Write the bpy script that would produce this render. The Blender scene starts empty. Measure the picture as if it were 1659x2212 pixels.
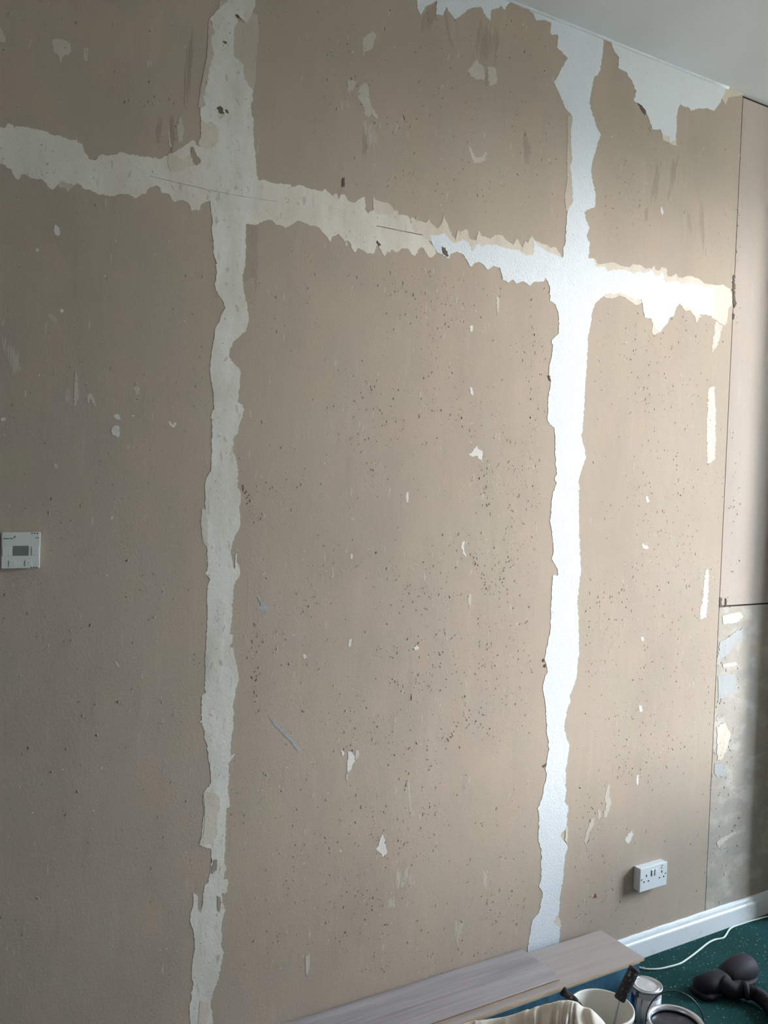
import bpy, bmesh, math, random
from mathutils import Vector, Matrix, noise
from mathutils.geometry import tessellate_polygon

scene = bpy.context.scene
R = random.Random(7)

# ------------------------------------------------------------------ camera
IW, IH = 1659, 2212
YAW, PIT, ROL, FPX, DIST, EYE = 0.5396337, 0.0323137, 0.0338918, 1881.913, 2.178335, 1.691194
fwd = Vector((math.sin(YAW)*math.cos(PIT), math.cos(YAW)*math.cos(PIT), -math.sin(PIT)))
r0 = Vector((math.cos(YAW), -math.sin(YAW), 0)); u0 = r0.cross(fwd)
right = r0*math.cos(ROL) + u0*math.sin(ROL)
up = -r0*math.sin(ROL) + u0*math.cos(ROL)
EYEP = Vector((0, -DIST, EYE))
cam_d = bpy.data.cameras.new('camera'); cam = bpy.data.objects.new('camera', cam_d)
scene.collection.objects.link(cam)
M = Matrix((right, up, -fwd)).transposed().to_4x4(); M.translation = EYEP
cam.matrix_world = M
cam_d.sensor_fit = 'VERTICAL'; cam_d.sensor_height = 36.0; cam_d.lens = 36.0*FPX/IH
cam_d.clip_start = 0.05; cam_d.clip_end = 200
scene.camera = cam

# ------------------------------------------------------------------ room measures (metres)
ZC = 3.196           # ceiling
ZJ = 2.429           # horizontal board joint
XL, XR, YB = -3.6, 5.5, -4.3
XSEAM = 2.81
WIN_Y0, WIN_Y1, WIN_Z0, WIN_Z1 = -2.25, -1.0, 0.80, 3.02
WT = 0.22            # outer wall thickness

# ------------------------------------------------------------------ world, daylight, exposure
world = bpy.data.worlds.new('world'); scene.world = world; world.use_nodes = True
bg = world.node_tree.nodes['Background']
bg.inputs['Color'].default_value = (0.70, 0.85, 1.0, 1); bg.inputs['Strength'].default_value = 6.0
def portal(loc, rot, sx, sy):
    l = bpy.data.lights.new('window_portal', 'AREA'); l.shape = 'RECTANGLE'; l.size = sx; l.size_y = sy
    l.cycles.is_portal = True
    o = bpy.data.objects.new('window_portal', l); scene.collection.objects.link(o)
    o.location = loc; o.rotation_euler = rot
portal((XR+WT*0.6, (WIN_Y0+WIN_Y1)/2, (WIN_Z0+WIN_Z1)/2), (0, math.radians(90), 0), WIN_Z1-WIN_Z0, WIN_Y1-WIN_Y0)
# low sun behind thin cloud, shining in along the wall
sun_d = bpy.data.lights.new('sun', 'SUN'); sun_d.energy = 0.79; sun_d.angle = math.radians(9); sun_d.color = (1.0, 0.98, 0.95)
sun = bpy.data.objects.new('sun', sun_d); scene.collection.objects.link(sun)
SAZ, SEL = math.radians(27), math.radians(5)
sdir = Vector((-math.cos(SAZ)*math.cos(SEL), math.sin(SAZ)*math.cos(SEL), -math.sin(SEL)))
sun.rotation_euler = sdir.to_track_quat('-Z', 'Y').to_euler(); sun.location = (8, -3, 3)
scene.view_settings.view_transform = 'Standard'
scene.view_settings.look = 'None'
scene.view_settings.gamma = 1.0
scene.view_settings.use_curve_mapping = False
scene.view_settings.exposure = 2.72

# ------------------------------------------------------------------ helpers
def ray(x, y): return fwd*FPX + right*(x-IW/2) - up*(y-IH/2)
def at_z(x, y, z):
    d = ray(x, y); return EYEP + d*((z-EYE)/d.z)
def at_y(x, y, Y=0.0):
    d = ray(x, y); return EYEP + d*((Y+DIST)/d.y)
def wall(x, y):
    p = at_y(x, y); return (p.x, p.z)

def link(o, parent=None):
    scene.collection.objects.link(o)
    if parent is not None:
        o.parent = parent
    return o
def tag(o, label=None, cat=None, group=None, kind=None):
    if label: o['label'] = label
    if cat: o['category'] = cat
    if group: o['group'] = group
    if kind: o['kind'] = kind
    return o
def wpos(o):
    p = Vector((0, 0, 0))
    while o is not None:
        p += o.location; o = o.parent
    return p
def obj(name, bm, m, parent=None, smooth=False):
    """links a bmesh given in world coordinates as one mesh object"""
    me = bpy.data.meshes.new(name)
    if parent is not None:
        bmesh.ops.translate(bm, vec=-wpos(parent), verts=bm.verts)
    bm.to_mesh(me); bm.free()
    if smooth:
        for p in me.polygons: p.use_smooth = True
    for mm in (m if isinstance(m, (list, tuple)) else [m]): me.materials.append(mm)
    return link(bpy.data.objects.new(name, me), parent)
def empty(name, loc, label, cat, group=None):
    o = bpy.data.objects.new(name, None); link(o); o.location = loc; o.empty_display_size = 0.05
    return tag(o, label, cat, group)
def box(bm, x0, x1, y0, y1, z0, z1, bev=0, seg=2):
    b = bmesh.new()
    vs = [b.verts.new((x, y, z)) for x in (x0, x1) for y in (y0, y1) for z in (z0, z1)]
    for f in ((0,1,3,2),(4,6,7,5),(0,4,5,1),(2,3,7,6),(0,2,6,4),(1,5,7,3)): b.faces.new([vs[i] for i in f])
    bmesh.ops.recalc_face_normals(b, faces=b.faces)
    if bev: bmesh.ops.bevel(b, geom=list(b.edges), offset=bev, segments=seg, affect='EDGES', profile=0.5)
    merge(bm, b); return bm
def merge(bm, b):
    t = bpy.data.meshes.new('t'); b.to_mesh(t); b.free(); bm.from_mesh(t); bpy.data.meshes.remove(t)
def nb(): return bmesh.new()
def lathe(bm, prof, c, seg=48, axis=Vector((0,0,1)), cap0=False, cap1=False):
    q = Vector((0,0,1)).rotation_difference(axis.normalized())
    rings = []
    for r, z in prof:
        rings.append([bm.verts.new(Vector(c) + q @ Vector((r*math.cos(2*math.pi*i/seg), r*math.sin(2*math.pi*i/seg), z))) for i in range(seg)])
    for a, b in zip(rings, rings[1:]):
        for i in range(seg): bm.faces.new((a[i], a[(i+1)%seg], b[(i+1)%seg], b[i]))
    if cap0: bm.faces.new(list(reversed(rings[0])))
    if cap1: bm.faces.new(rings[-1])
    return bm
def spline(pts, n=12):
    pts = [Vector(p) for p in pts]; out = []
    ext = [pts[0]*2-pts[1]] + pts + [pts[-1]*2-pts[-2]]
    for i in range(1, len(ext)-2):
        a, b, c, d = ext[i-1], ext[i], ext[i+1], ext[i+2]
        for k in range(n):
            t = k/n
            out.append(0.5*((2*b)+(c-a)*t+(2*a-5*b+4*c-d)*t*t+(3*b-a-3*c+d)*t**3))
    out.append(pts[-1]); return out
def tube(bm, pts, rad, seg=10):
    n = len(pts); ref = Vector((0.13, 0.2, 1)).normalized(); rings = []
    for i, p in enumerate(pts):
        t = (pts[min(i+1, n-1)] - pts[max(i-1, 0)]).normalized()
        a = t.cross(ref)
        if a.length < 0.05: a = t.cross(Vector((1, 0, 0)))
        a.normalize(); b = a.cross(t)
        r = rad(i/(n-1)) if callable(rad) else rad
        rings.append([bm.verts.new(p + a*(r*math.cos(2*math.pi*k/seg)) + b*(r*math.sin(2*math.pi*k/seg))) for k in range(seg)])
    for x, y in zip(rings, rings[1:]):
        for k in range(seg): bm.faces.new((x[k], x[(k+1)%seg], y[(k+1)%seg], y[k]))
    bm.faces.new(list(reversed(rings[0]))); bm.faces.new(rings[-1])
    return bm

def ragged(pts, step=5.0, amp=1.3, seed=0):
    """adds fine torn-edge irregularity to a traced outline (pixel units)"""
    rr = random.Random(seed); out = []
    n = len(pts)
    for i in range(n):
        a, b = pts[i], pts[(i+1) % n]
        L = math.hypot(b[0]-a[0], b[1]-a[1])
        k = max(1, int(L/step)); out.append(a)
        if L < 1e-6: continue
        nx, ny = -(b[1]-a[1])/L, (b[0]-a[0])/L
        for j in range(1, k):
            t = j/k + rr.uniform(-.25, .25)/k
            d = rr.gauss(0, amp*.75)
            d = max(-amp*1.6, min(amp*1.6, d))
            out.append((a[0]+(b[0]-a[0])*t+nx*d, a[1]+(b[1]-a[1])*t+ny*d))
    return out
def wall_patch(bm, pts_px, proud, back=0.001, amp=1.2, step=5.0, seed=0):
    """a thin layer with a torn outline lying on the back wall, thickness = proud"""
    pts = [wall(*p) for p in (ragged(pts_px, step, amp, seed) if amp else pts_px)]
    v3 = [Vector((x, z, 0)) for x, z in pts]
    tris = tessellate_polygon([v3])
    fv = [bm.verts.new((x, -proud, z)) for x, z in pts]
    bv = [bm.verts.new((x, back, z)) for x, z in pts]
    for t in tris:
        a, b, c = t
        ar = (v3[b]-v3[a]).cross(v3[c]-v3[a]).z
        try: bm.faces.new((fv[a], fv[b], fv[c]) if ar > 0 else (fv[a], fv[c], fv[b]))
        except ValueError: pass
    n = len(pts); area = sum(v3[i].x*v3[(i+1)%n].y - v3[(i+1)%n].x*v3[i].y for i in range(n))
    for i in range(n):
        j = (i+1) % n
        f = (fv[i], bv[i], bv[j], fv[j]) if area > 0 else (fv[j], bv[j], bv[i], fv[i])
        try: bm.faces.new(f)
        except ValueError: pass
    return bm

# ------------------------------------------------------------------ materials
def srgb(r, g, b):
    f = lambda c: (c/255/12.92) if c/255 <= 0.04045 else ((c/255+0.055)/1.055)**2.4
    return (f(r), f(g), f(b), 1)
class Mat:
    def __init__(s, name, rough=0.8, spec=0.3, metal=0.0):
        s.m = bpy.data.materials.new(name); s.m.use_nodes = True
        s.nt = s.m.node_tree; s.b = s.nt.nodes['Principled BSDF']
        s.b.inputs['Roughness'].default_value = rough; s.b.inputs['Metallic'].default_value = metal
        s.b.inputs['Specular IOR Level'].default_value = spec
        g = s.n('ShaderNodeNewGeometry'); s.pos = g.outputs['Position']
        s.col = None
    def n(s, t, **kw):
        x = s.nt.nodes.new(t)
        for k, v in kw.items(): setattr(x, k, v)
        return x
    def l(s, a, b): s.nt.links.new(a, b)
    def base(s, c):
        x = s.n('ShaderNodeRGB'); x.outputs[0].default_value = c; s.col = x.outputs[0]; return s
    def noise(s, scale, stretch=(1,1,1), detail=3, rough=0.55, off=(0,0,0)):
        mp = s.n('ShaderNodeMapping'); mp.inputs['Scale'].default_value = stretch; mp.inputs['Location'].default_value = off
        s.l(s.pos, mp.inputs['Vector'])
        x = s.n('ShaderNodeTexNoise'); x.inputs['Scale'].default_value = scale; x.inputs['Detail'].default_value = detail; x.inputs['Roughness'].default_value = rough
        s.l(mp.outputs[0], x.inputs['Vector']); return x.outputs['Fac']
    def ramp(s, fac, lo, hi):
        x = s.n('ShaderNodeMapRange'); x.inputs['From Min'].default_value = lo; x.inputs['From Max'].default_value = hi
        s.l(fac, x.inputs['Value']); return x.outputs[0]
    def mix(s, c, fac, strength=1.0, blend='MIX'):
        x = s.n('ShaderNodeMix', data_type='RGBA', blend_type=blend)
        if strength != 1.0:
            k = s.n('ShaderNodeMath', operation='MULTIPLY'); k.inputs[1].default_value = strength; s.l(fac, k.inputs[0]); fac = k.outputs[0]
        s.l(fac, x.inputs['Factor']); s.l(s.col, x.inputs[6]); x.inputs[7].default_value = c; s.col = x.outputs[2]; return s
    def bump(s, fac, strength, dist=0.002):
        x = s.n('ShaderNodeBump'); x.inputs['Strength'].default_value = strength; x.inputs['Distance'].default_value = dist
        s.l(fac, x.inputs['Height'])
        if s.b.inputs['Normal'].is_linked: s.l(s.b.inputs['Normal'].links[0].from_socket, x.inputs['Normal'])
        s.l(x.outputs[0], s.b.inputs['Normal']); return s
    def done(s):
        if s.col is not None: s.l(s.col, s.b.inputs['Base Color'])
        return s.m
def plain(name, c, rough=0.5, spec=0.3, metal=0.0):
    return Mat(name, rough, spec, metal).base(c).done()

def board_mat(name, c, pale, mottle=0.0):
    m = Mat(name, 0.85, 0.2).base(c)
    dk = (c[0]*.80, c[1]*.79, c[2]*.78, 1)
    m.mix(dk, m.ramp(m.noise(2.6, (1, 1, .45), 4), .38, .70), .6)
    m.mix((c[0]*1.07, c[1]*.99, c[2]*.95, 1), m.ramp(m.noise(7, (1, 1, .8), 3, off=(3, 1, 5)), .45, .7), .55)
    m.mix((c[0]*.95, c[1]*1.01, c[2]*.93, 1), m.ramp(m.noise(5, (1, 1, .6), 3, off=(9, 1, 2)), .5, .72), .5)
    m.mix(pale, m.ramp(m.noise(14, (1.6, 1, .22), 4, off=(2, 7, 5)), .60, .80), .22)      # scraped vertical streaks
    m.mix(dk, m.ramp(m.noise(19, (1.8, 1, .25), 4, off=(8, 3, 1)), .60, .78), .45)
    if mottle:
        m.mix(pale, m.ramp(m.noise(9, (1, 1, 1.6), 4, off=(4, 4, 4)), .50, .62), mottle)
        m.mix(srgb(150, 148, 148), m.ramp(m.noise(7, (1, 1, 1.8), 3, off=(1, 8, 3)), .54, .64), mottle*.7)
    m.mix((c[0]*.45, c[1]*.42, c[2]*.40, 1), m.ramp(m.noise(120, (1, 1, .6), 2, off=(5, 5, 5)), .69, .76), .6)
    m.mix((c[0]*.72, c[1]*.72, c[2]*.72, 1), m.ramp(m.noise(420, (1, 1, 1), 2), .35, .75), .28)
    m.bump(m.noise(150, detail=5), .38, .0014).bump(m.noise(12, (1, 1, .5)), .25, .004)
    return m.done()
PALE = srgb(202, 192, 180)
M_board = board_mat('plasterboard_paper', srgb(179, 163, 147), PALE)
M_board2 = board_mat('plasterboard_paper_pinkish', srgb(180, 166, 155), PALE)
M_board3 = board_mat('plasterboard_paper_plaster_smeared', srgb(176, 166, 154), srgb(206, 200, 188), .5)
def filler_mat(name, c, stain, amt, bump=.6):
    m = Mat(name, 0.7, 0.3).base(c)
    m.mix(stain, m.ramp(m.noise(9, (1.4, 1, .5), 4), .42, .70), amt)
    m.mix((stain[0]*.72, stain[1]*.7, stain[2]*.66, 1), m.ramp(m.noise(34, (1.5, 1, .5), 4, off=(2, 2, 7)), .60, .74), amt*.75)
    m.mix((stain[0]*.35, stain[1]*.33, stain[2]*.3, 1), m.ramp(m.noise(85, (1, 1, .7), 2, off=(6, 1, 3)), .69, .75), .25+amt*.6)
    m.bump(m.noise(170, detail=2), bump, .0016).bump(m.noise(30, detail=2), .3, .003)
    return m.done()
M_fill_left = filler_mat('joint_filler_stained', srgb(219, 214, 203), srgb(192, 182, 165), .75, .25)
M_fill_mid = filler_mat('joint_filler_cream', srgb(217, 209, 195), srgb(196, 184, 167), .6, .25)
M_fill_right = filler_mat('joint_filler_white', srgb(214, 217, 220), srgb(205, 203, 198), .15, .8)
M_fill_top = filler_mat('old_white_paint', srgb(216, 218, 219), srgb(202, 200, 194), .2, .4)
M_cream = filler_mat('torn_cream_paper', srgb(209, 197, 180), srgb(192, 178, 160), .7, .3)
M_tan = filler_mat('torn_tan_paper', srgb(194, 180, 165), srgb(176, 162, 146), .6, .3)
M_scar = filler_mat('scraped_pale_paper', srgb(196, 186, 173), srgb(182, 170, 156), .6, .2)
M_scar_faint = filler_mat('scraped_faint_paper', srgb(186, 175, 162), srgb(178, 166, 152), .6, .2)
M_scar_white = filler_mat('exposed_white_plaster', srgb(216, 211, 203), srgb(198, 189, 177), .5, .3)
M_scar_grey = filler_mat('grey_blue_putty', srgb(170, 169, 167), srgb(158, 156, 153), .5, .3)
M_dark = filler_mat('dark_brown_stain', srgb(162, 145, 131), srgb(154, 138, 124), .5, .2)
M_pit = plain('dark_gouge', srgb(106, 94, 84), .9, .1)  # flat dark brown for gouges, nicks and seam knots
M_speck = plain('brown_speck', srgb(138, 124, 112), .9, .1)
M_scar_brown = plain('brown_dirt', srgb(172, 158, 141), .9, .1)
M_rust = plain('rust_spot', srgb(120, 82, 62), .9, .1)
M_substrate = plain('dark_batten', srgb(70, 60, 52), .9, .1)
M_wallpaint = Mat('off_white_wall_paint', .8, .2).base(srgb(198, 188, 177)); M_wallpaint.bump(M_wallpaint.noise(90), .2, .001); M_wallpaint = M_wallpaint.done()
mc = Mat('matt_white_ceiling_paint', .9, .2).base(srgb(214, 214, 214)); mc.mix(srgb(200, 199, 198), mc.ramp(mc.noise(2.2), .4, .7), .6); mc.bump(mc.noise(120), .15, .001); M_ceil = mc.done()
ms = Mat('white_gloss_skirting_paint', .35, .45).base(srgb(222, 224, 226)); ms.mix(srgb(190, 186, 178), ms.ramp(ms.noise(22, (1, 1, 1), 4), .58, .75), .5); M_skirt = ms.done()

def carpet():
    m = Mat('green_flecked_carpet', .95, .1).base(srgb(34, 74, 70))
    m.mix(srgb(26, 56, 56), m.ramp(m.noise(120, detail=2), .4, .65), .8)
    m.mix(srgb(46, 84, 86), m.ramp(m.noise(5), .45, .7), .5)
    mp = m.n('ShaderNodeMapping'); mp.inputs['Rotation'].default_value = (0, 0, .6); m.l(m.pos, mp.inputs[0])
    v = m.n('ShaderNodeTexVoronoi'); v.inputs['Scale'].default_value = 62; v.inputs['Randomness'].default_value = .55
    mp.inputs['Scale'].default_value = (1, 1, 0)
    m.l(mp.outputs[0], v.inputs['Vector'])
    fl = m.n('ShaderNodeMath', operation='LESS_THAN'); fl.inputs[1].default_value = .17; m.l(v.outputs['Distance'], fl.inputs[0])
    sp = m.n('ShaderNodeSeparateColor'); m.l(v.outputs['Color'], sp.inputs[0])
    g = m.n('ShaderNodeMath', operation='MULTIPLY'); m.l(fl.outputs[0], g.inputs[0]); m.l(sp.outputs[0], g.inputs[1])
    m.mix(srgb(150, 186, 170), g.outputs[0], .85)
    m.bump(m.noise(420, detail=2), .9, .004)
    return m.done()
M_carpet = carpet()
mp_ = Mat('grey_oak_laminate', .45, .4).base(srgb(176, 168, 168))
mp_.mix(srgb(146, 138, 140), mp_.ramp(mp_.noise(16, (.12, 2.2, 1), 4), .40, .68), .8)
mp_.mix(srgb(196, 188, 186), mp_.ramp(mp_.noise(34, (.06, 2.6, 1), 3, off=(4, 2, 0)), .52, .7), .6)
M_lam = mp_.done()
mp2 = Mat('beige_oak_laminate', .45, .4).base(srgb(180, 168, 162))
mp2.mix(srgb(160, 148, 142), mp2.ramp(mp2.noise(18, (.15, 2.2, 1), 4), .42, .7), .6)
M_lam2 = mp2.done()
mcx = Mat('fibreboard_core', .8, .2).base(srgb(196, 168, 138)); mcx.mix(srgb(168, 140, 112), mcx.ramp(mcx.noise(60, (.4, 1, 1)), .4, .7), .6); M_core = mcx.done()
mb = Mat('blue_printed_card', .55, .35).base(srgb(52, 92, 112)); mb.mix(srgb(74, 118, 140), mb.ramp(mb.noise(9), .45, .7), .7); mb.mix(srgb(40, 70, 84), mb.ramp(mb.noise(30, off=(3, 3, 3)), .5, .7), .6); M_card = mb.done()
M_cardedge = plain('pale_card_edge', srgb(170, 190, 192), .6)
M_white_pl = plain('white_plastic', srgb(226, 228, 230), .35, .45)
M_therm = plain('thermostat_plastic', srgb(208, 208, 200), .45, .4)
M_screen = plain('grey_lcd', srgb(108, 114, 108), .25, .5)
M_ink = plain('grey_print', srgb(78, 80, 80), .6)
M_ink2 = plain('pale_grey_print', srgb(150, 152, 150), .6)
M_hole = plain('dark_slot', srgb(38, 36, 40), .8)
M_bucket = plain('cream_white_bucket_plastic', srgb(232, 228, 218), .45, .4)
mk = Mat('black_rubber_paint_splashed', .7, .3).base(srgb(44, 44, 46)); mk.mix(srgb(150, 142, 132), mk.ramp(mk.noise(75, detail=2), .60, .66), .9); mk.mix(srgb(74, 72, 70), mk.ramp(mk.noise(140, off=(1, 4, 2)), .5, .62), .7); M_grip = mk.done()
M_blackcap = plain('black_rubber', srgb(26, 25, 30), .7)
M_steel = plain('galvanised_steel', srgb(178, 178, 182), .35, .5, .85)
M_wire = plain('dull_wire', srgb(70, 72, 76), .3, .5, .7)
M_rim = plain('bright_tin_rim', srgb(214, 216, 220), .28, .5, .8)
M_darkpaint = Mat('dark_paint_skin', .35, .5).base(srgb(44, 42, 50)); M_darkpaint.mix(srgb(92, 90, 98), M_darkpaint.ramp(M_darkpaint.noise(40), .5, .72), .6); M_darkpaint = M_darkpaint.done()
mt = Mat('drip_stained_white_tin', .4, .4).base(srgb(216, 212, 212)); mt.mix(srgb(60, 66, 84), mt.ramp(mt.noise(26, (1, 1, .35), 3), .54, .58), .85); M_tin = mt.done()
mtl = Mat('blue_tin_label_with_drips', .4, .4).base(srgb(62, 108, 176)); mtl.mix(srgb(40, 48, 90), mtl.ramp(mtl.noise(20, off=(2, 0, 0)), .45, .55), .9); mtl.mix(srgb(214, 212, 214), mtl.ramp(mtl.noise(34, (1, 1, .15), 3, off=(7, 2, 0)), .50, .55), 1.0); M_label = mtl.done()
ml = Mat('whitish_tin_lid', .35, .45).base(srgb(206, 202, 202)); ml.mix(srgb(176, 172, 172), ml.ramp(ml.noise(60), .45, .65), .7); M_lid = ml.done()
M_tin2 = plain('dark_blue_tin', srgb(40, 46, 60), .4, .4)
md = Mat('cream_cotton_dust_sheet', .9, .15).base(srgb(238, 227, 214)); md.mix(srgb(206, 186, 166), md.ramp(md.noise(11, (1, 1, 1), 3), .52, .70), .6); md.bump(md.noise(320), .2, .001); M_cloth = md.done()
M_vac = Mat('black_plastic', .68, .3).base(srgb(24, 22, 27)); M_vac.mix(srgb(38, 34, 40), M_vac.ramp(M_vac.noise(30), .5, .7), .6); M_vac = M_vac.done()
M_vac2 = plain('grey_black_plastic', srgb(46, 41, 48), .7, .3)
M_cable = plain('white_flex', srgb(206, 214, 202), .5, .4)
mg = Mat('pale_outdoor_paving', .9, .2).base(srgb(216, 205, 188)); mg.mix(srgb(196, 184, 166), mg.ramp(mg.noise(3), .4, .7), .7); M_paving = mg.done()

# ------------------------------------------------------------------ room shell
def struct(name, bm, m, parent=None): return tag(obj(name, bm, m, parent), kind='structure')
floor = struct('floor', box(nb(), XL-.2, XR+WT, YB-.2, .16, -.12, 0), M_carpet)
ceiling = struct('ceiling', box(nb(), XL-.2, XR+WT, YB-.2, .16, ZC, ZC+.15), M_ceil)
wall_back = struct('wall_back', box(nb(), XL, XR, .0128, .16, 0, ZC), M_substrate)
struct('wall_left', box(nb(), XL-.2, XL, YB-.2, .16, 0, ZC), M_wallpaint)
struct('wall_front', box(nb(), XL, XR+WT, YB-.2, YB, 0, ZC), M_wallpaint)
bm = nb()
box(bm, XR, XR+WT, YB, WIN_Y0, 0, ZC); box(bm, XR, XR+WT, WIN_Y1, .16, 0, ZC)
box(bm, XR, XR+WT, WIN_Y0, WIN_Y1, 0, WIN_Z0); box(bm, XR, XR+WT, WIN_Y0, WIN_Y1, WIN_Z1, ZC)
struct('wall_right', bm, M_wallpaint)
# unseen pier, added and sized to cast shade on the end of the wall
struct('wall_shade_pier', box(nb(), 3.225, 3.75, -.126, 0, 0, ZC), M_wallpaint)
bm = nb(); wx0, wx1 = XR+.12, XR+.17
box(bm, wx0, wx1, WIN_Y0, WIN_Y0+.045, WIN_Z0, WIN_Z1); box(bm, wx0, wx1, WIN_Y1-.045, WIN_Y1, WIN_Z0, WIN_Z1)
box(bm, wx0, wx1, WIN_Y0+.045, WIN_Y1-.045, WIN_Z0, WIN_Z0+.05); box(bm, wx0, wx1, WIN_Y0+.045, WIN_Y1-.045, WIN_Z1-.05, WIN_Z1)
struct('window_1', bm, M_white_pl)
struct('ground', box(nb(), XR+WT, 60, -40, 40, -.5, -.45), M_paving)

# plasterboards screwed to the battens, butted with open joints
def board(x0, x1, z0, z1, m, dy=0.0):
    o = obj('plasterboard', box(nb(), x0, x1, dy, .0126, z0, z1, .0008, 1), m, wall_back); return o
XA = 0.808
g = .0015
ZB = wall(1556, 1311)[1]
for x0, x1 in ((XL, XA-1.2), (XA-1.2, XA), (XA, XA+1.2), (XA+1.2, XSEAM)):
    e = .0022 if x1 == XSEAM else g
    board(x0+g, x1-e, .002, ZJ-g, M_board, 0); board(x0+g, x1-e, ZJ+g, ZC-.001, M_board, 0)
board(XSEAM+.0008, 3.225, ZB+.004, ZC-.014, M_board2, .0004)
board(XSEAM+.0008, 3.225, .002, ZB-.002, M_board3, .0006)
board(3.75, XR, .002, ZC-.002, M_board2, 0)

# ------------------------------------------------------------------ jointing: traced torn outlines (photo pixels, wall plane)
def lay(name, pts, proud, m, amp=1.2, step=3.6, seed=None, label=None):
    o = obj(name, wall_patch(nb(), pts, proud, amp=amp, step=step, seed=len(pts)*7+int(pts[0][0]) if seed is None else seed), m, wall_back)
    if label: o['label'] = label
    return o

LS_LEFT = [(492,4),(481,11.5),(451.5,43),(458,47.5),(460,60),(464,73),(457,79),(456.7,92),(460,106),(462,119),(454,142),(450,163),(449.5,175),(442,197),(440,214),(443,222),(443,229),(432,233),(432.5,251),(436.6,267),(449,267),(458,262),(465,278),(463,293),(468,305),(470,340),(468,400),(455,437),(453.6,441),(458,468),(457.5,500),(460,513.6),(461.7,534),(460,546),(467,565),(467,595),(465.8,608.5),(463,612.6),(465.8,626),(470.5,633),(480,649),(486.8,664),(478,677.7),(473,696.7),(465,707.5),(462.4,730.6),(458,753.6),(455,778),(453,800),(454,808),(455.6,820),(459.7,840.7),(461.7,867.8),(463,884),(458,888),(456,897.7),(458,918),(459,943.8),(456,953),(457.6,969.5),(456,1017),(451.5,1022),(444.8,1032),(442,1051),(443.4,1064.5),(442,1085),(444,1100),(446.8,1108),(448.8,1127),(448,1154),(447.5,1182.7),(448.8,1215),(447.5,1233),(443.4,1239.7),(447.5,1242),(454,1252),(450,1261),(446.8,1280),(448,1317),(447.5,1351),(445.4,1367),(444.8,1400),(442.7,1420),(444,1432.5),(442.7,1481),(444,1497.7),(435,1503),(436.6,1522),(435,1535.6),(436,1556),(430.5,1559),(436.6,1568),(443.4,1579),(441,1595),(446.8,1607.5),(448.8,1630.6),(453.6,1657.7),(455,1677),(455,1692),(445,1705.6),(437.6,1715),(439,1731),(441,1753),(438,1785.6),(435,1810),(432,1814),(428,1825),(435.6,1829),(456,1834.5),(456.6,1853),(454.6,1882),(451,1891),(449.8,1906),(441,1914.5),(438,1935),(437.6,1952.7),(434,1965),(430,1970),(427.5,1957),(426.8,1936),(418,1929.6),(417,1952.7),(414,1966),(409.8,1990.7),(415,2004),(419,2019),(420.7,2042),(419,2057),(415,2074.8),(414,2108.7),(417,2129),(412,2146.6),(414,2159),(409.8,2167),(409.8,2190),(411,2212),(406,2330)]
LS_RIGHT = [(551,-60),(551,0),(552,13.6),(547,20),(542.4,38),(537,47.5),(530,50),(522,40),(514,32),(508,32),(514.6,47.5),(512.6,61),(509,64),(512,87),(513,112.6),(522,112.6),(530,115),(535.6,122),(535.6,130),(532,140),(531,153),(533.6,168),(545,183),(545,207.5),(547,215.7),(541.7,225),(543,244),(547.8,257.7),(547,278),(548.5,305),(551,337.8),(554,375.7),(552,420),(538,470),(531,484),(531,513.6),(530,540),(530,575),(526,590),(524,598),(526,620),(529,640),(534,667),(537,690),(534,706),(531,715),(521,723),(514,730),(503,740),(496,756),(495,768),(499,779),(510,790),(518.6,800),(519,812),(517,840),(514.6,862),(512,868),(524,874),(527.5,884),(521,905),(515,923),(514.6,936),(506,943),(505,958),(502,969),(504,980),(509,988),(513,1012),(514,1030),(512.6,1052),(520,1065),(520,1085),(516,1095),(518,1108),(519,1128),(517,1141),(508,1157),(502,1175),(499,1186),(500.6,1205),(503,1221),(507,1229),(508,1210),(509,1196),(511.5,1197),(511,1210),(517,1224),(518.6,1238),(516.5,1246),(510,1254),(505,1266),(503,1290),(501.5,1317),(500,1345),(497,1359),(495.5,1369),(502.6,1372),(502,1385),(496,1395),(504,1400),(506.5,1418),(511,1437),(515.8,1465),(511,1483),(507,1505),(503,1522),(504.5,1545),(504,1570),(501.5,1583),(499,1600),(497.5,1620),(500,1633),(507.5,1628),(502,1637),(492,1650),(495,1655),(493.5,1665),(496.5,1674),(493,1690),(492,1705),(494.5,1720),(497,1741),(489,1745),(488,1780),(487,1800),(486.7,1830),(485,1850),(484,1865),(489,1875),(484.5,1885),(482.5,1900),(491.7,1900),(491,1925),(485,1932),(480,1928),(479.5,1950),(482,1952),(487.5,1966),(483,1977),(479,1990),(478,2005),(480,2020),(477.5,2043),(482,2055),(481,2070),(477,2085),(472,2110),(468.6,2127),(461,2140),(455,2163),(454.8,2178),(459,2187),(459.5,2212),(455,2330)]
filler_left = lay('joint_filler', [(470,-60),(488,-8)] + LS_LEFT + LS_RIGHT[::-1], .0006, M_fill_left, label='stained white jointing strip running down beside the thermostat board')

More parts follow.
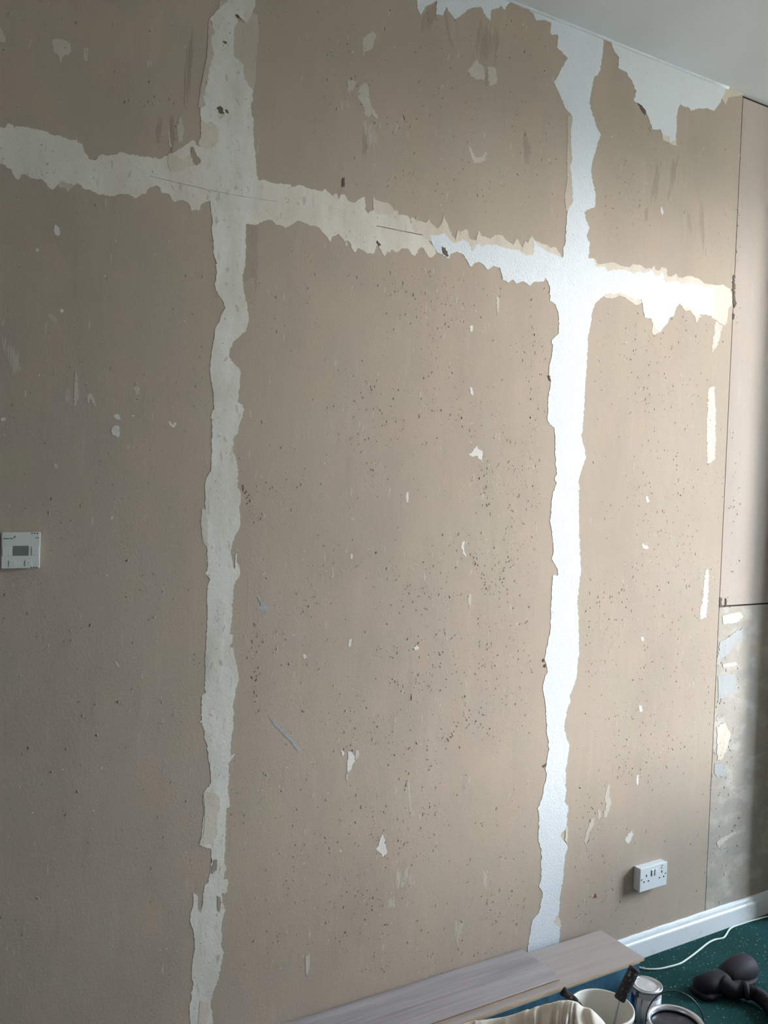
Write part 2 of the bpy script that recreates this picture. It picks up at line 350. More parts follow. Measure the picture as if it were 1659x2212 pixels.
H_UP_L = [(-60,268),(2,275),(9,277),(14.5,271),(20,266),(27,270),(32.5,274),(47,273.5),(59.7,274),(72,278),(86.8,280.7),(99.5,284),(106.7,289.7),(117.5,293),(126.6,292.4),(134,296),(153.7,302.4),(164.5,303),(167,298),(168,308),(178,312),(181,323),(188,334),(191.7,343),(202.5,346.7),(210,344),(212.5,337.6),(221.5,333),(231.5,336.7),(253,334),(258,329),(266,328.6),(278.5,335),(289,334),(300,338),(305,338),(325,339.5),(347,343),(352,341),(369,331),(381,327),(405,311),(416,302),(426,314),(430,316),(443,316),(457,316),(468,306),(500,300),(548,306),(551,338),(554,376),(560,390.7),(570.7,388),(583,393.5),(603,397),(626.8,399),(635.8,404),(646.7,399),(672,408.8),(684.7,412),(695.5,414),(702.7,408),(710,416),(716,423),(728,418),(732.6,430.5),(736,419.7),(745,419.7),(749.8,430.5),(757,436),(765,438.7),(780.5,427),(787.7,425),(788.6,439.6),(790.5,455.8),(795,461),(800,456),(812.7,454),(832.5,454),(856,454),(863,465),(877.8,465),(884,472),(890,490),(901,501),(915.7,508.5)]
H_LO_L = [(-60,350),(0,354),(8,355.7),(13.6,362),(23.5,364.8),(27,375.6),(34,385.6),(40,389),(48,376.5),(59.7,381),(77.8,387.4),(90.4,387.4),(99.5,395.5),(106.7,406.4),(113,411),(124.8,399),(132,390),(144.7,395.5),(161,401),(168,394.6),(181,408),(197,411),(211.6,420.8),(224,419),(237,424.4),(258.6,419),(278.5,420),(285.7,424),(293.6,430),(303.5,421),(314,419),(319.8,408),(330.6,403),(338,400),(347,407),(350.5,417),(365,419),(370.4,430),(375.8,436),(392,432),(404.8,437),(410,446),(413.8,455),(430,454.4),(437,439),(451.8,433.6),(470,470),(510,488),(533,484),(547.6,486),(558,484.8),(569,477.5),(581.6,474),(588.8,475.7),(594,485.7),(607,486.6),(616,493),(630.4,484.8),(644,476.6),(655.7,481),(666.6,485.7),(679,487.5),(692,494.7),(699,504.7),(708,513.7),(713.6,524.6),(717,512),(731.7,505.6),(740.7,515.5),(749.8,536),(748.9,519),(755,522.7),(759.7,537),(767.8,546),(773,536),(782,541),(794,548),(807.6,548),(813,532),(816,530),(827,550),(830.7,553.7),(836,543),(841.6,546.5),(847,539),(856,546.5),(870.5,536.5),(883,539),(888.6,550),(897.6,553.7),(904.9,537.4),(911,533.8),(917.5,541),(924.8,553.7),(932,556.4),(942.9,547.4)]
lay('joint_filler', H_UP_L + [(924,515),(930,528),(942,535)] + H_LO_L[::-1], .0005, M_fill_mid, label='cream jointing strip running level across the upper wall')

R_UP = [(926.6,508.5),(944.7,508.5),(959,503),(968,512),(975.4,523),(986,524.8),(999,516.6),(1009.8,523),(1017,535.6),(1019.7,548),(1026,533.8),(1033,524.8),(1040.5,533.8),(1049.5,529),(1071,528.4),(1081.7,533),(1098,538),(1119.7,539.7),(1134,550.5),(1148.6,552),(1153,543),(1153,518),(1166.7,534),(1183,545),(1201,550.5),(1213.7,557)]
R_VL = [(1216.5,554),(1216.5,534),(1220.5,524.5),(1224,482),(1224,465),(1226,455),(1236.8,435),(1235.5,394),(1231,357),(1235.5,345),(1234,317.7),(1232.7,288),(1237,252),(1231,244.5),(1222,236),(1207,202),(1195,176.6),(1200,172.6),(1215,144),(1226,125),(1203,103),(1204,75),(1191,75),(1189,66.8),(1189,47.5),(1173,43),(1158.5,45),(1153,32.5),(1142,21.7),(1115,11),(1103,4.5),(1097,9),(1089.8,21.7),(1084,14.5),(1082.5,12.7),(1077,18),(1060.8,21.7),(1059,46),(1044.6,29),(1039,16),(1023,16),(1010,20.8),(995.7,33.5),(983,42.5),(970.4,27),(963,14.5),(956,34),(941.5,30.7),(943,2),(934,7),(918,16),(909,34),(903.5,23.5),(900,0),(894,-80)]
cl = lambda x: 181 + .3915*(x-1560)
R_TOP = [(1098,cl(1098)),(1200,cl(1200)),(1304,cl(1304)+1)]
R_VR = [(1303.5,90),(1302.6,100.7),(1300.5,125),(1297,146.8),(1291,163),(1284,165.8),(1280,182),(1276.8,198),(1273.4,220),(1275.5,236),(1281.6,252.6),(1289.7,277),(1297.8,292),(1291,308),(1285.6,328.5),(1280,346),(1278,357.6),(1276.8,374),(1281.6,398),(1286,418.7),(1285,445.8),(1272,452.6),(1262,458),(1265,473),(1273.4,493),(1266.6,509.5),(1273.4,523),(1270.7,558),(1281.6,558),(1287,576),(1293.8,577),(1306,576),(1312.8,587),(1325,582.8),(1347,582.5),(1370.6,592),(1376,587),(1392,589.7),(1408.6,583),(1414,596),(1423,596),(1429.4,587),(1435.7,605),(1439,610.5),(1453.8,607),(1464.7,607.8),(1470,613),(1486,612),(1499,614),(1510,612),(1520.7,622),(1542.4,622.3),(1541.5,655.7),(1540.6,681),(1529.8,682),(1515,679),(1506,682),(1499,673.8),(1488,664.8),(1477,664.8),(1468,655.7),(1461,663),(1455.6,681),(1444.8,688),(1443,695.5),(1428.5,713.6),(1421,716),(1412,702.7),(1406.8,688),(1392,685.6),(1388.7,670),(1386,646.7),(1372.4,648.5),(1356,639.5),(1338,632),(1327.6,635.5),(1307.7,634.6),(1300.5,642.7),(1286,655),(1280.6,666),(1278,678.7),(1273.8,711),(1269.7,729),(1269.7,750.5),(1267,783),(1264,830.6),(1261.6,871),(1260,900),(1258,934),(1254.8,942),(1260,961),(1265.6,988.5),(1254.8,1017),(1250,1036),(1250,1090),(1251,1151),(1253,1200.7),(1254.8,1236),(1250.7,1259),(1249,1278),(1246.6,1302),(1248.7,1329.5),(1250,1377),(1250,1417.7),(1247,1434),(1245,1464),(1237.5,1484.8),(1230,1505),(1232,1516),(1225,1532),(1221,1552.6),(1217.8,1570),(1222.6,1592),(1230,1612),(1226.6,1632.6),(1222.6,1657),(1221,1684),(1222.6,1715),(1219,1731),(1227.7,1741),(1224.5,1761),(1224.5,1789.6),(1215,1796),(1210,1807),(1224.5,1824.4),(1226,1830.8),(1219.7,1849.7),(1216.6,1892.5),(1211.8,1922.5),(1208.7,1946),(1207,1976),(1200.8,1987),(1209.5,1998.5),(1207.9,2033),(1203,2180)]
R_VLO = [(1132,2180),(1139,2055.4),(1142,2030),(1145.4,2011),(1150,1987),(1164,1970),(1169,1946),(1172,1930),(1163.6,1913),(1167.5,1903.5),(1170,1878),(1166.7,1862),(1170.7,1851),(1167.5,1830.8),(1162,1808.6),(1164,1788),(1164,1762.7),(1161,1748.5),(1166,1732.7),(1171,1722),(1173.7,1701.8),(1179,1687),(1181,1673),(1178,1662),(1180.5,1647.5),(1184.6,1623),(1184.6,1600),(1181,1582),(1179,1535),(1176.5,1510.5),(1172,1490),(1174,1474),(1176.5,1463),(1183,1451),(1180,1436.7),(1176,1421.8),(1181.5,1397),(1188,1363),(1190,1322.8),(1191.7,1265.8),(1193.7,1242.7),(1204,1244),(1205,1232),(1199,1219.7),(1191,1207.5),(1195,1195),(1195,1177.6),(1191,1144.5),(1188,1128),(1189.7,1110.6),(1191.7,1080.7),(1195,1061.7),(1202.6,1044),(1197.8,1032),(1203,1022),(1202.6,1011.6),(1199,1000.7),(1200.5,995),(1198.5,964),(1199,947.8),(1196.5,923),(1187,916.6),(1182,905.8),(1183.6,880),(1183.6,857.7),(1187,844),(1189.7,823.8),(1185.6,810),(1186,796.7),(1190,776),(1193,756),(1191.7,734),(1205,722),(1207,701.7),(1206,676),(1200.5,659.7),(1187.6,650),(1188,627),(1183,608),(1178.4,600),(1174,608),(1154,609),(1144,618),(1128.7,608),(1116,613),(1108,604),(1096,610),(1085,604),(1084,595),(1078.5,578),(1065.8,574.5),(1053,582.6),(1044,571.8),(1035,566),(1024,569),(1017,577),(1009.8,566),(1000.7,550),(988,542.9),(973.6,548),(968,559),(955.5,550),(944,546),(934,528)]
lay('joint_filler', R_UP + R_VL + R_TOP + R_VR + R_VLO, .0009, M_fill_right, amp=1.0, label='bright white jointing strip from ceiling to floor with a level arm')
R_PATCH = [(1311,cl(1311)+1),(1440,cl(1440)),(1566,cl(1566)),(1566,199),(1559.7,212),(1550.7,228),(1541.6,240),(1527,233.7),(1509,233.7),(1491,240),(1484.7,230),(1482,232.8),(1470,224.7),(1464.8,233.7),(1461,261),(1460,300.6),(1447.6,308),(1444,293),(1431,291.6),(1426,279),(1407.8,279),(1400.6,255),(1395,241),(1380.7,226.5),(1368,215.6),(1374,199),(1370,186.7),(1359,166.8),(1350,155),(1334.5,146.8),(1337,125),(1327.7,114),(1319.5,91)]
lay('joint_filler', R_PATCH, .0010, M_fill_top, label='jagged white plaster patch below the ceiling')

# pale ceiling bead along the top of the wall
pts = [Vector((x, -.004, ZC-.003)) for x in (1.4, 2.0, 2.4, 2.72)]
obj('ceiling_bead', tube(nb(), spline(pts, 6), .005, 8), M_fill_right, wall_back, True)

# torn paper layers along the strips
TORN = [
 (M_tan, [(514.6,47),(530,50),(537,47),(545,28),(556,33),(558,55),(559,85),(555,110),(553,140),(552,170),(549,192),(540,190),(528,168),(525,140),(505,120),(505,64)], .0011),
 (M_tan, [(451,43),(466,60),(468,100),(462,130),(456,165),(450,200),(445,222),(438,234),(427,232),(430,212),(435,182),(440,155),(447,125),(449,100),(449,70)], .0009),
 (M_tan, [(475,-60),(492,-60),(495,6),(484,13),(471,24),(474,5)], .0009),
 (M_cream, [(434,262),(449,267),(458,262),(472,278),(472,305),(457,322),(443,322),(428,312),(434,290)], .0012),
 (M_cream, [(437,1098),(450,1105),(452,1127),(452,1186),(447,1183),(440,1172),(435,1150),(434.5,1125),(436,1112)], .0009),
 (M_dark, [(533,478),(556,490),(557,520),(557,570),(555,615),(551,642),(550,600),(538,600),(530,612),(524,600),(528,540)], .0003),
 (M_cream, [(805,424),(812,432),(822,435),(838,438),(848,448),(850,462),(832,464),(812,462),(806,448)], .0009),
 (M_cream, [(887,470),(901,476),(921,481),(926.6,473),(934,485),(944.7,494),(953.7,483),(959,461.5),(962.7,476),(970,494),(977,510),(984,519),(989,496),(993.5,501),(1000,498.5),(1008,495),(1015,516),(1026,519),(1034,498.5),(1040.5,510),(1060,516),(1067.6,506.7),(1085.7,509),(1098,523),(1109,529),(1116,515),(1121.5,525),(1129.6,534),(1134,519),(1139.6,525),(1148.6,508),(1153,516),(1168.5,527),(1183,529),(1190,536),(1199,534),(1210,547),(1215,560),(1160,565),(1060,545),(1020,560),(960,530),(925,520),(890,495)], .0010),
 (M_cream, [(1283,556),(1291,571),(1304,570),(1320,567),(1331,569),(1345.7,575),(1358,578),(1367,570),(1381.5,571.6),(1396,580.7),(1407,580),(1413,573.5),(1416,583),(1423,585),(1428.5,577),(1439,580),(1441,596),(1450,598),(1460,590.6),(1464.7,599.7),(1473.7,600.6),(1481,597),(1493.6,596),(1510,603),(1520.7,612),(1543,616),(1564,616),(1577,624),(1582,641),(1580,659),(1573,666.6),(1570.5,695.5),(1564,703.7),(1548,692),(1536,686),(1530,640),(1440,620),(1380,600),(1300,590),(1280,575)], .0010),
 (M_cream, [(1300,640),(1320,645),(1329,643),(1338,637.6),(1347,641),(1361.6,651),(1372.4,659),(1383,656),(1388,652),(1380,640),(1340,626),(1305,630)], .0009),
 (M_cream, [(1466,652),(1480,672),(1490,670),(1500,682),(1503,694),(1506,700),(1510,686),(1516,684),(1500,668),(1480,660)], .0009),
 (M_cream, [(1405,684),(1410,702),(1408,716),(1412,724),(1420,720),(1430,715),(1420,700)], .0009),
 (M_cream, [(1564,183),(1581,187),(1598,195.7),(1606,204),(1594,208),(1572,210),(1567,228),(1560,214)], .0012),
 (M_tan, [(1225,252),(1240,248),(1238,290),(1240,320),(1240,350),(1238,395),(1240,440),(1226,457),(1221,452),(1220,420),(1226,385),(1224,340),(1226,300)], .0010),
 (M_cream, [(1430,290),(1446,292),(1462,300),(1462,316),(1450,312),(1440,306),(1432,302)], .0009),
 (M_cream, [(1204,1976),(1211,1990),(1211,2003),(1205,1999),(1196,1990)], .0021),
 (M_cream, [(1222,1785),(1226,1788),(1225,1822),(1219,1814),(1221,1800)], .0021),
 (M_tan, [(1210,1800),(1218,1793),(1221,1800),(1219,1814),(1216,1820),(1211,1812)], .0004),
 (M_cream, [(442,1708),(462,1712),(474,1722),(476,1745),(468,1762),(470,1800),(458,1822),(436,1828),(430,1824),(440,1795),(443,1755),(440,1720)], .0018),
 (M_cream, [(432,2160),(450,2165),(452,2185),(446,2212),(438,2240),(428,2212),(430,2185)], .0018),
 (M_cream, [(364,338),(372,330),(380,336),(396,346),(412,334),(426,345),(422,356),(402,363),(386,374),(368,370),(362,352)], .0015),
 (M_dark, [(413,318),(417,318),(424,335),(433,345),(433,352),(425,358),(418,352),(413,335)], .0018),
 (M_dark, [(461,1857),(469,1856),(468,1880),(463,1882),(458,1888),(457,1876)], .0019),
 (M_dark, [(469,1935),(476,1938),(478,1950),(475,1970),(469,1966)], .0019),
 (M_tan, [(119,392),(132,388),(146,394),(158,402),(150,410),(146,416),(142,408),(130,406)], .0008),
]
for k, (m, p, d) in enumerate(TORN): lay('torn_paper', p, d*.62, m, amp=1.0, step=4, seed=100+k)

# scraped scars on the board paper
SC = [
 (M_scar, [(112,88),(118,84),(138,86),(152,95),(153,112),(146,121),(140,117),(134,123),(131,137),(128,122),(118,115)]),
 (M_scar, [(180,104),(190,104),(190,120),(187,136),(181,128)]),
 (M_scar, [(-2,55),(5,66),(12,84),(10,92),(-2,90)]),
 (M_scar, [(387,255),(393,253),(396,285),(396,305),(385,308),(383,280)]),
 (M_scar, [(363,285),(366,281),(368,305),(372,320),(365,316)]),
 (M_scar_faint, [(318,130),(326,128),(327,143),(318,145)]),
 (M_scar, [(783,84),(795,75),(806,66),(812,74),(808,92),(803,106),(793,110),(785,112),(783,98)]),
 (M_scar, [(750,175),(762,172),(770,178),(765,190),(758,196),(754,205),(750,192)]),
 (M_scar, [(778,185),(792,180),(797,195),(796,212),(803,232),(815,248),(818,262),(812,256),(803,246),(795,255),(788,250),(787,232),(775,215),(772,200)]),
 (M_scar_faint, [(785,264),(800,260),(812,275),(815,300),(808,330),(795,315),(787,290)]),
 (M_scar_white, [(117,488),(121,485),(128,492),(130,500),(126,510),(119,508),(115,498)]),
 (M_scar_white, [(77,538),(82,536),(84,542),(79,545)]),
 (M_scar, [(1010,154),(1023,136),(1028,127.5),(1034,136),(1046,145),(1048,163),(1044.6,173.6),(1025,170),(1014,161)]),
 (M_scar, [(1055,143),(1070,146.5),(1074,168),(1072,181),(1057,186),(1054,163)]),
 (M_scar, [(1010,313),(1018,320),(1027,340),(1040,340),(1050,327),(1049,346),(1038,352),(1022,352)]),
 (M_scar_white, [(1428,445),(1434,458),(1430,466),(1426,455)]),
 (M_scar_faint, [(5,730),(22,728),(40,760),(45,800),(30,815),(20,790),(8,760)]),
 (M_scar, [(163,798),(167,815),(170,850),(166,876),(158,872),(160,835)]),
 (M_scar_faint, [(143,838),(151,835),(152,872),(143,875)]),
 (M_scar, [(187,868),(190,853),(195,849),(200,852),(207,874),(203,878),(196,857),(191,872)]),
 (M_scar, [(54,842),(58,845),(56,858),(54,858)]),
 (M_scar, [(288,838),(296,832),(301,840),(300,852),(293,852)]),
 (M_scar_white, [(245,897),(252,894),(259,898),(260,905),(255,907),(248,903)]),
 (M_scar_white, [(241,926),(246,920),(256,920),(258,932),(258,943),(253,946),(248,941),(241,938)]),
 (M_scar_white, [(362,912),(367,910),(371,916),(376,918),(379,912),(381,916),(376,924),(370,921)]),
 (M_scar_white, [(2,903),(12,901),(13,908),(3,910)]),
 (M_scar, [(114,1003),(122,1000),(126,1010),(120,1013)]),
 (M_scar_white, [(129,669),(135,667),(138,673),(132,677)]),
 (M_scar_faint, [(105,682),(112,678),(123,693),(118,698),(110,690)]),
 (M_scar_white, [(1012,982),(1020,976),(1030,962),(1034,970),(1043,975),(1042,1000),(1037,992),(1032,985),(1022,987)]),
 (M_scar_white, [(1014,705),(1021,703),(1021,716),(1016,716)]),
 (M_scar_white, [(1015,835),(1020,838),(1022,855),(1016,850)]),
 (M_scar_white, [(1394,1074),(1399,1072),(1403,1083),(1398,1086)]),
 (M_scar_white, [(877,1065),(883,1063),(882,1083),(878,1086)]),
 (M_scar, [(1530,842),(1543,832),(1546,900),(1545,990),(1534,1000),(1527,1000),(1526,920)]),
 (M_scar, [(1072,640),(1078,645),(1077,670),(1074,680)]),
 (M_scar, [(1545,694),(1560.5,703),(1556,725),(1548,748),(1537,762),(1540,735),(1543,715)]),
 (M_scar_grey, [(554.6,1288.5),(560,1287),(567,1299),(573.6,1305),(580,1318),(583,1325),(576,1322),(570,1319),(560,1318),(555,1312),(563,1306)]),
 (M_scar_grey, [(581,1549),(585,1550),(600,1566),(615,1580),(628,1593),(640,1605),(651,1621),(645,1623),(632,1609),(618,1593),(600,1574),(588,1561)]),
 (M_scar_white, [(249,1430),(252,1429),(258,1442),(253,1440)]),
 (M_scar_white, [(653,1414),(660,1413),(663,1420),(656,1424)]),
 (M_scar_white, [(754,1382),(760,1380),(757,1395),(752,1398)]),
 (M_scar_white, [(757,1197),(761,1196),(762,1206),(758,1208)]),
 (M_scar_white, [(753,1622),(766,1633),(767,1643.5),(760,1655.5),(756.7,1664),(751.5,1671),(749,1662),(750,1648.7),(752,1636.7)]),
 (M_scar, [(768.7,1619.5),(775.6,1621),(775.6,1633),(768,1642),(767,1633)]),
 (M_scar, [(748,1668),(752,1672),(750,1690),(747,1682)]),
 (M_scar_white, [(736,1621),(741,1622),(744,1628),(740,1633),(738,1628)]),
 (M_scar_white, [(823.6,1808),(828,1803),(832,1817),(835,1844.5),(829,1850.5),(822,1843),(815,1837.6),(811.6,1834),(818.5,1820)]),
 (M_scar_white, [(733,1837),(736,1835),(738,1838),(735,1841)]),
 (M_scar_faint, [(881,1683),(885,1683),(888,1720),(892,1745),(895,1762),(893,1770),(886,1762),(883,1735)]),
 (M_scar_faint, [(872,1875),(882,1872),(880,1900),(876,1918),(866,1918),(868,1895)]),
 (M_scar_faint, [(842,1937),(850,1935),(852,1960),(838,1962)]),
 (M_scar_white, [(894,1398),(899.7,1395),(905,1398),(904,1401.5),(899.7,1405),(895,1401.5)]),
 (M_scar_white, [(1385,1170),(1391,1177),(1398,1178),(1402,1184),(1396,1187),(1388,1181)]),
 (M_scar_white, [(1384,1377),(1390,1376),(1391,1383),(1386,1386)]),
 (M_scar_white, [(1380,1525),(1385,1524),(1388,1536),(1382,1538)]),
 (M_scar_white, [(998,1171),(1004,1169),(1001,1180),(1003,1192),(1007,1203),(1000,1196),(996,1182)]),
 (M_scar, [(1011,1285),(1018,1283),(1018,1300),(1014,1318),(1011,1300)]),
 (M_scar_white, [(1526,1227),(1531,1232),(1529.5,1290),(1526,1334),(1513,1337),(1511.5,1319),(1518.7,1290),(1520.5,1254)]),
 (M_scar_grey, [(1555,1388),(1582,1370),(1603.7,1355.5),(1603.7,1377),(1567.5,1417),(1549,1428)]),
 (M_scar_grey, [(1543,1652),(1556.6,1646.7),(1571,1659),(1567.5,1674),(1548,1679),(1542,1670)]),
 (M_scar_grey, [(1551,1460),(1588,1455),(1592,1490),(1575,1505),(1552,1510)]),
 (M_cream, [(1549,1818),(1575,1802),(1590,1795),(1590,1800),(1570,1815),(1550,1832)]),
 (M_cream, [(1560,1435),(1590,1430),(1594,1437),(1562,1442)]),
 (M_cream, [(1560,1330),(1598,1322),(1606,1332),(1590,1345),(1562,1348)]),
 (M_cream, [(1549,1570),(1566,1560),(1578,1585),(1572,1612),(1560,1640),(1549,1642)]),
 (M_scar, [(1307,1720),(1312,1698),(1318,1694),(1316,1715),(1321,1738),(1315,1752),(1308,1768),(1302,1765),(1308,1745)]),
 (M_scar, [(1262,1818),(1268,1790),(1276,1770),(1284,1765),(1280,1785),(1272,1805),(1265,1826)]),
 (M_scar, [(1291,1750),(1297,1748),(1298,1766),(1293,1772)]),
 (M_scar_white, [(1352,1808),(1358,1800),(1366,1793),(1368,1800),(1364,1812),(1358,1822),(1352,1818)]),
 (M_scar_white, [(1375,1676),(1379,1673),(1379,1690),(1377,1698),(1374,1690)]),
 (M_rust, [(1281,1941),(1286,1929),(1290,1942),(1286,1938)]),
 (M_scar_faint, [(858,1870),(866,1875),(862,1925),(856,1915)]),
 (M_scar_faint, [(876,1875),(890,1880),(895,1910),(885,1918),(880,1900)]),
 (M_scar_faint, [(979,1985),(1000,1985),(998,2020),(988,2058),(984,2030)]),
 (M_scar, [(660,2066),(669,2060),(669,2085),(663,2110),(660,2100)]),
 (M_scar_faint, [(666,2010),(671,2012),(670,2028),(667,2030)]),
 (M_scar_faint, [(1044,1880),(1052,1884),(1050,1925),(1045,1918)]),
 (M_dark, [(402,50),(416,50),(415,150),(410,228),(398,228),(400,150)]),
 (M_dark, [(1034,40),(1060,52),(1072,30),(1078,90),(1076,150),(1068,140),(1056,134),(1040,128),(1028,100)]),
 (M_dark, [(1050,150),(1054,150),(1053,190),(1048,190)]),
 (M_dark, [(912,40),(918,18),(940,8),(936,60),(926,70),(910,66)]),
 (M_dark, [(960,18),(968,30),(972,70),(978,100),(972,96),(962,60)]),
 (M_dark, [(1416,345),(1428,350),(1424,400),(1420,450),(1414,452),(1412,400)]),
 (M_dark, [(1452,342),(1466,338),(1460,390),(1450,430),(1442,432),(1448,390)]),
 (M_dark, [(1394,450),(1400,450),(1399,482),(1394,480)]),
 (M_dark, [(1485,464),(1492,468),(1495,505),(1490,508)]),
 (M_dark, [(1512,436),(1520,440),(1523,500),(1526,552),(1519,550),(1514,500)]),
 (M_dark, [(1130,280),(1140,282),(1147,330),(1144,360),(1136,358),(1132,320)]),
 (M_dark, [(785,280),(790,275),(794,320),(788,350),(783,330)]),
 (M_dark, [(340,240),(352,244),(348,300),(342,320),(336,290)]),
 (M_dark, [(368,240),(374,236),(378,300),(374,330),(368,310)]),
 (M_dark, [(1400,196),(1407,200),(1404,214),(1398,210)]),
 (M_pit, [(1376,222),(1386,228),(1394,239),(1393,248),(1388,242)]),
 (M_pit, [(1584,594),(1588,596),(1587,640),(1591,655),(1586,665),(1582,650),(1583,620)]),
 (M_pit, [(1583,676),(1587,680),(1585,690),(1582,690)]),
 (M_pit, [(1554,1290),(1559,1292),(1558,1302),(1562,1311),(1554,1312)]),
 (M_pit, [(1567,1292),(1570,1298),(1569,1310),(1566,1310)]),
 (M_pit, [(1183.5,811),(1187,811),(1190,824),(1186,822)]),
 (M_pit, [(1172,1654),(1180,1649),(1179,1656),(1173,1658)]),
 (M_pit, [(1172.5,1424),(1176,1422),(1176,1430),(1173,1430)]),
 (M_pit, [(1176,1436),(1179,1434),(1178,1442),(1175,1441)]),
 (M_pit, [(815,520),(820,526),(823,530),(818,532),(813,524)]),
 (M_pit, [(470,232),(476,230),(482,236),(484,246),(478,246),(472,242)]),
 (M_pit, [(486,237),(491,237),(494,246),(489,244)]),
 (M_pit, [(480,88),(488,90),(490,95),(484,94)]),
 (M_pit, [(508,31),(515,33),(520,42),(513,38)]),
 (M_pit, [(954,532),(962,535),(966,548),(968,555),(962,552),(956,545)]),
 (M_pit, [(740,386),(744,384),(744,404),(739,404)]),
]
def streaks(name, pts, m, proud, seed):
    """a stain made of many thin upright scrape streaks inside the traced outline"""
    rr = random.Random(seed); bm = nb(); n = len(pts)
    x0, x1 = min(p[0] for p in pts), max(p[0] for p in pts)
    for i in range(int((x1-x0)*1.1)+5):
        x = rr.uniform(x0, x1)
        ys = sorted(a[1]+(b[1]-a[1])*(x-a[0])/(b[0]-a[0]) for a, b in zip(pts, pts[1:]+pts[:1]) if (a[0]-x)*(b[0]-x) < 0)
        if len(ys) < 2: continue
        h = ys[-1]-ys[0]; L = h*rr.uniform(.25, .75); ya = ys[0]+rr.uniform(0, h-L)-3; yb = ya+L+6; w = rr.uniform(.7, 2.1); sl = rr.gauss(0, .03)*L-.04*L
        P = [(x, ya), (x+w*.6+sl*.3, ya+L*.3), (x+w+sl*.7, ya+L*.7), (x+sl+w*.2, yb), (x-w*.7+sl*.7, ya+L*.72), (x-w*.5+sl*.3, ya+L*.33)]
        wall_patch(bm, P, proud+rr.uniform(0, .00008), amp=.25, step=3, seed=i)
    return obj(name, bm, m, wall_back)
for k, (m, p) in enumerate(SC):
    if m in (M_dark, M_scar_faint):
        streaks('stain_streaks', p, m, .00015, 300+k); continue
    d = .0004 if m not in (M_pit,) else .0014
    small = len(p) < 6
    lay('scraped_mark', p, d + .00005*(k % 4), m, amp=.6 if small else 1.5, step=2.5 if small else 3.2, seed=300+k)

# hairline cracks in the jointing
def crack(pts, w):
    up_ = [(x, y-w*.5*R.uniform(.4, 1.4)) for x, y in pts]; dn = [(x, y+w*.5*R.uniform(.4, 1.4)) for x, y in pts]
    lay('hairline_crack', up_ + dn[::-1], .0016, M_scar_brown if w < 1.5 else M_speck, amp=.25, step=6, seed=len(pts))
crack([(323,380),(380,394),(454,411),(500,420),(540,427),(598,436)], .7)
crack([(814,488),(828,491),(845,494),(862,498),(890,503),(912,508)], 1.6)

# ------------------------------------------------------------------ hundreds of tiny nicks and raised paper flakes (not countable)
OUT = [LS_LEFT, LS_RIGHT]
def interp(pts, y):
    for (x0, y0), (x1, y1) in zip(pts, pts[1:]):
        if min(y0, y1) <= y <= max(y0, y1) and y0 != y1: return x0 + (x1-x0)*(y-y0)/(y1-y0)
    return None
def on_filler(x, y):
    if 395 < x < 565:
        a, b = interp(LS_LEFT, y), interp(LS_RIGHT, y)
        if a and b and a-6 < x < b+6: return True
    if 1135 < x < 1310 and y < 2100: 
        c = 1257-(y-300)*.0475
        if abs(x-c) < 52: return True
    yc = 322 + .2*x
    if abs(y-yc) < 62 and x < 1570: return True
    if y < cl(x)+40 or (y < 330 and x > 1300 and y < cl(x)+130): return True
    return False
def flake(bm, x, y, L, w, hgt, ang):
    """a lifted sliver: low tent whose ridge follows ang (0 = upright)"""
    X, Z = wall(x, y); s = 1.0/560*(1+.0)
    d = Vector((math.sin(ang), 0, math.cos(ang))); n = Vector((math.cos(ang), 0, -math.sin(ang)))
    c = Vector((X, 0, Z))
    a = c + d*L*.5; b = c - d*L*.5; l_ = c - n*w*.25 + d*L*R.uniform(-.15, .15); r_ = c + n*w + d*L*R.uniform(-.2, .2)
    top = c + Vector((0, -hgt, 0)) + d*L*R.uniform(-.2, .1); b2 = Vector((0, .0006, 0))
    v = [bm.verts.new(p) for p in (a+b2, r_+b2, b+b2, l_+b2, top)]
    for i in range(4): bm.faces.new((v[i], v[4], v[(i+1) % 4]))
def pit(bm, x, y, L, w, ang, dep=.0005):
    X, Z = wall(x, y); d = Vector((math.sin(ang), 0, math.cos(ang))); n = Vector((math.cos(ang), 0, -math.sin(ang)))
    c = Vector((X, -dep, Z)); k = 7; ring = []
    for i in range(k):
        t = 2*math.pi*i/k; q = R.uniform(.6, 1.15)
        ring.append(c + d*(L*.5*math.cos(t)*q) + n*(w*.5*math.sin(t)*q))
    f = [bm.verts.new(p) for p in ring]; g_ = [bm.verts.new(p + Vector((0, .001, 0))) for p in ring]
    bm.faces.new(f if True else f)
    for i in range(k): bm.faces.new((f[i], g_[i], g_[(i+1) % k], f[(i+1) % k]))
bf, bp, bw, bs, bl, bs2, bt2 = nb(), nb(), nb(), nb(), nb(), nb(), nb()
def dens(x, y):
    v = .16 + .84*min(1, max(0, (x-380)/650))
    v *= .55 + .45*min(1, max(0, (y-450)/500))
    q = noise.noise(Vector((x/170, y/170, 3.1))) + .5*noise.noise(Vector((x/60, y/60, 8.1)))
    return v*max(.06, min(1.5, .5 + 1.3*q))
n = 0
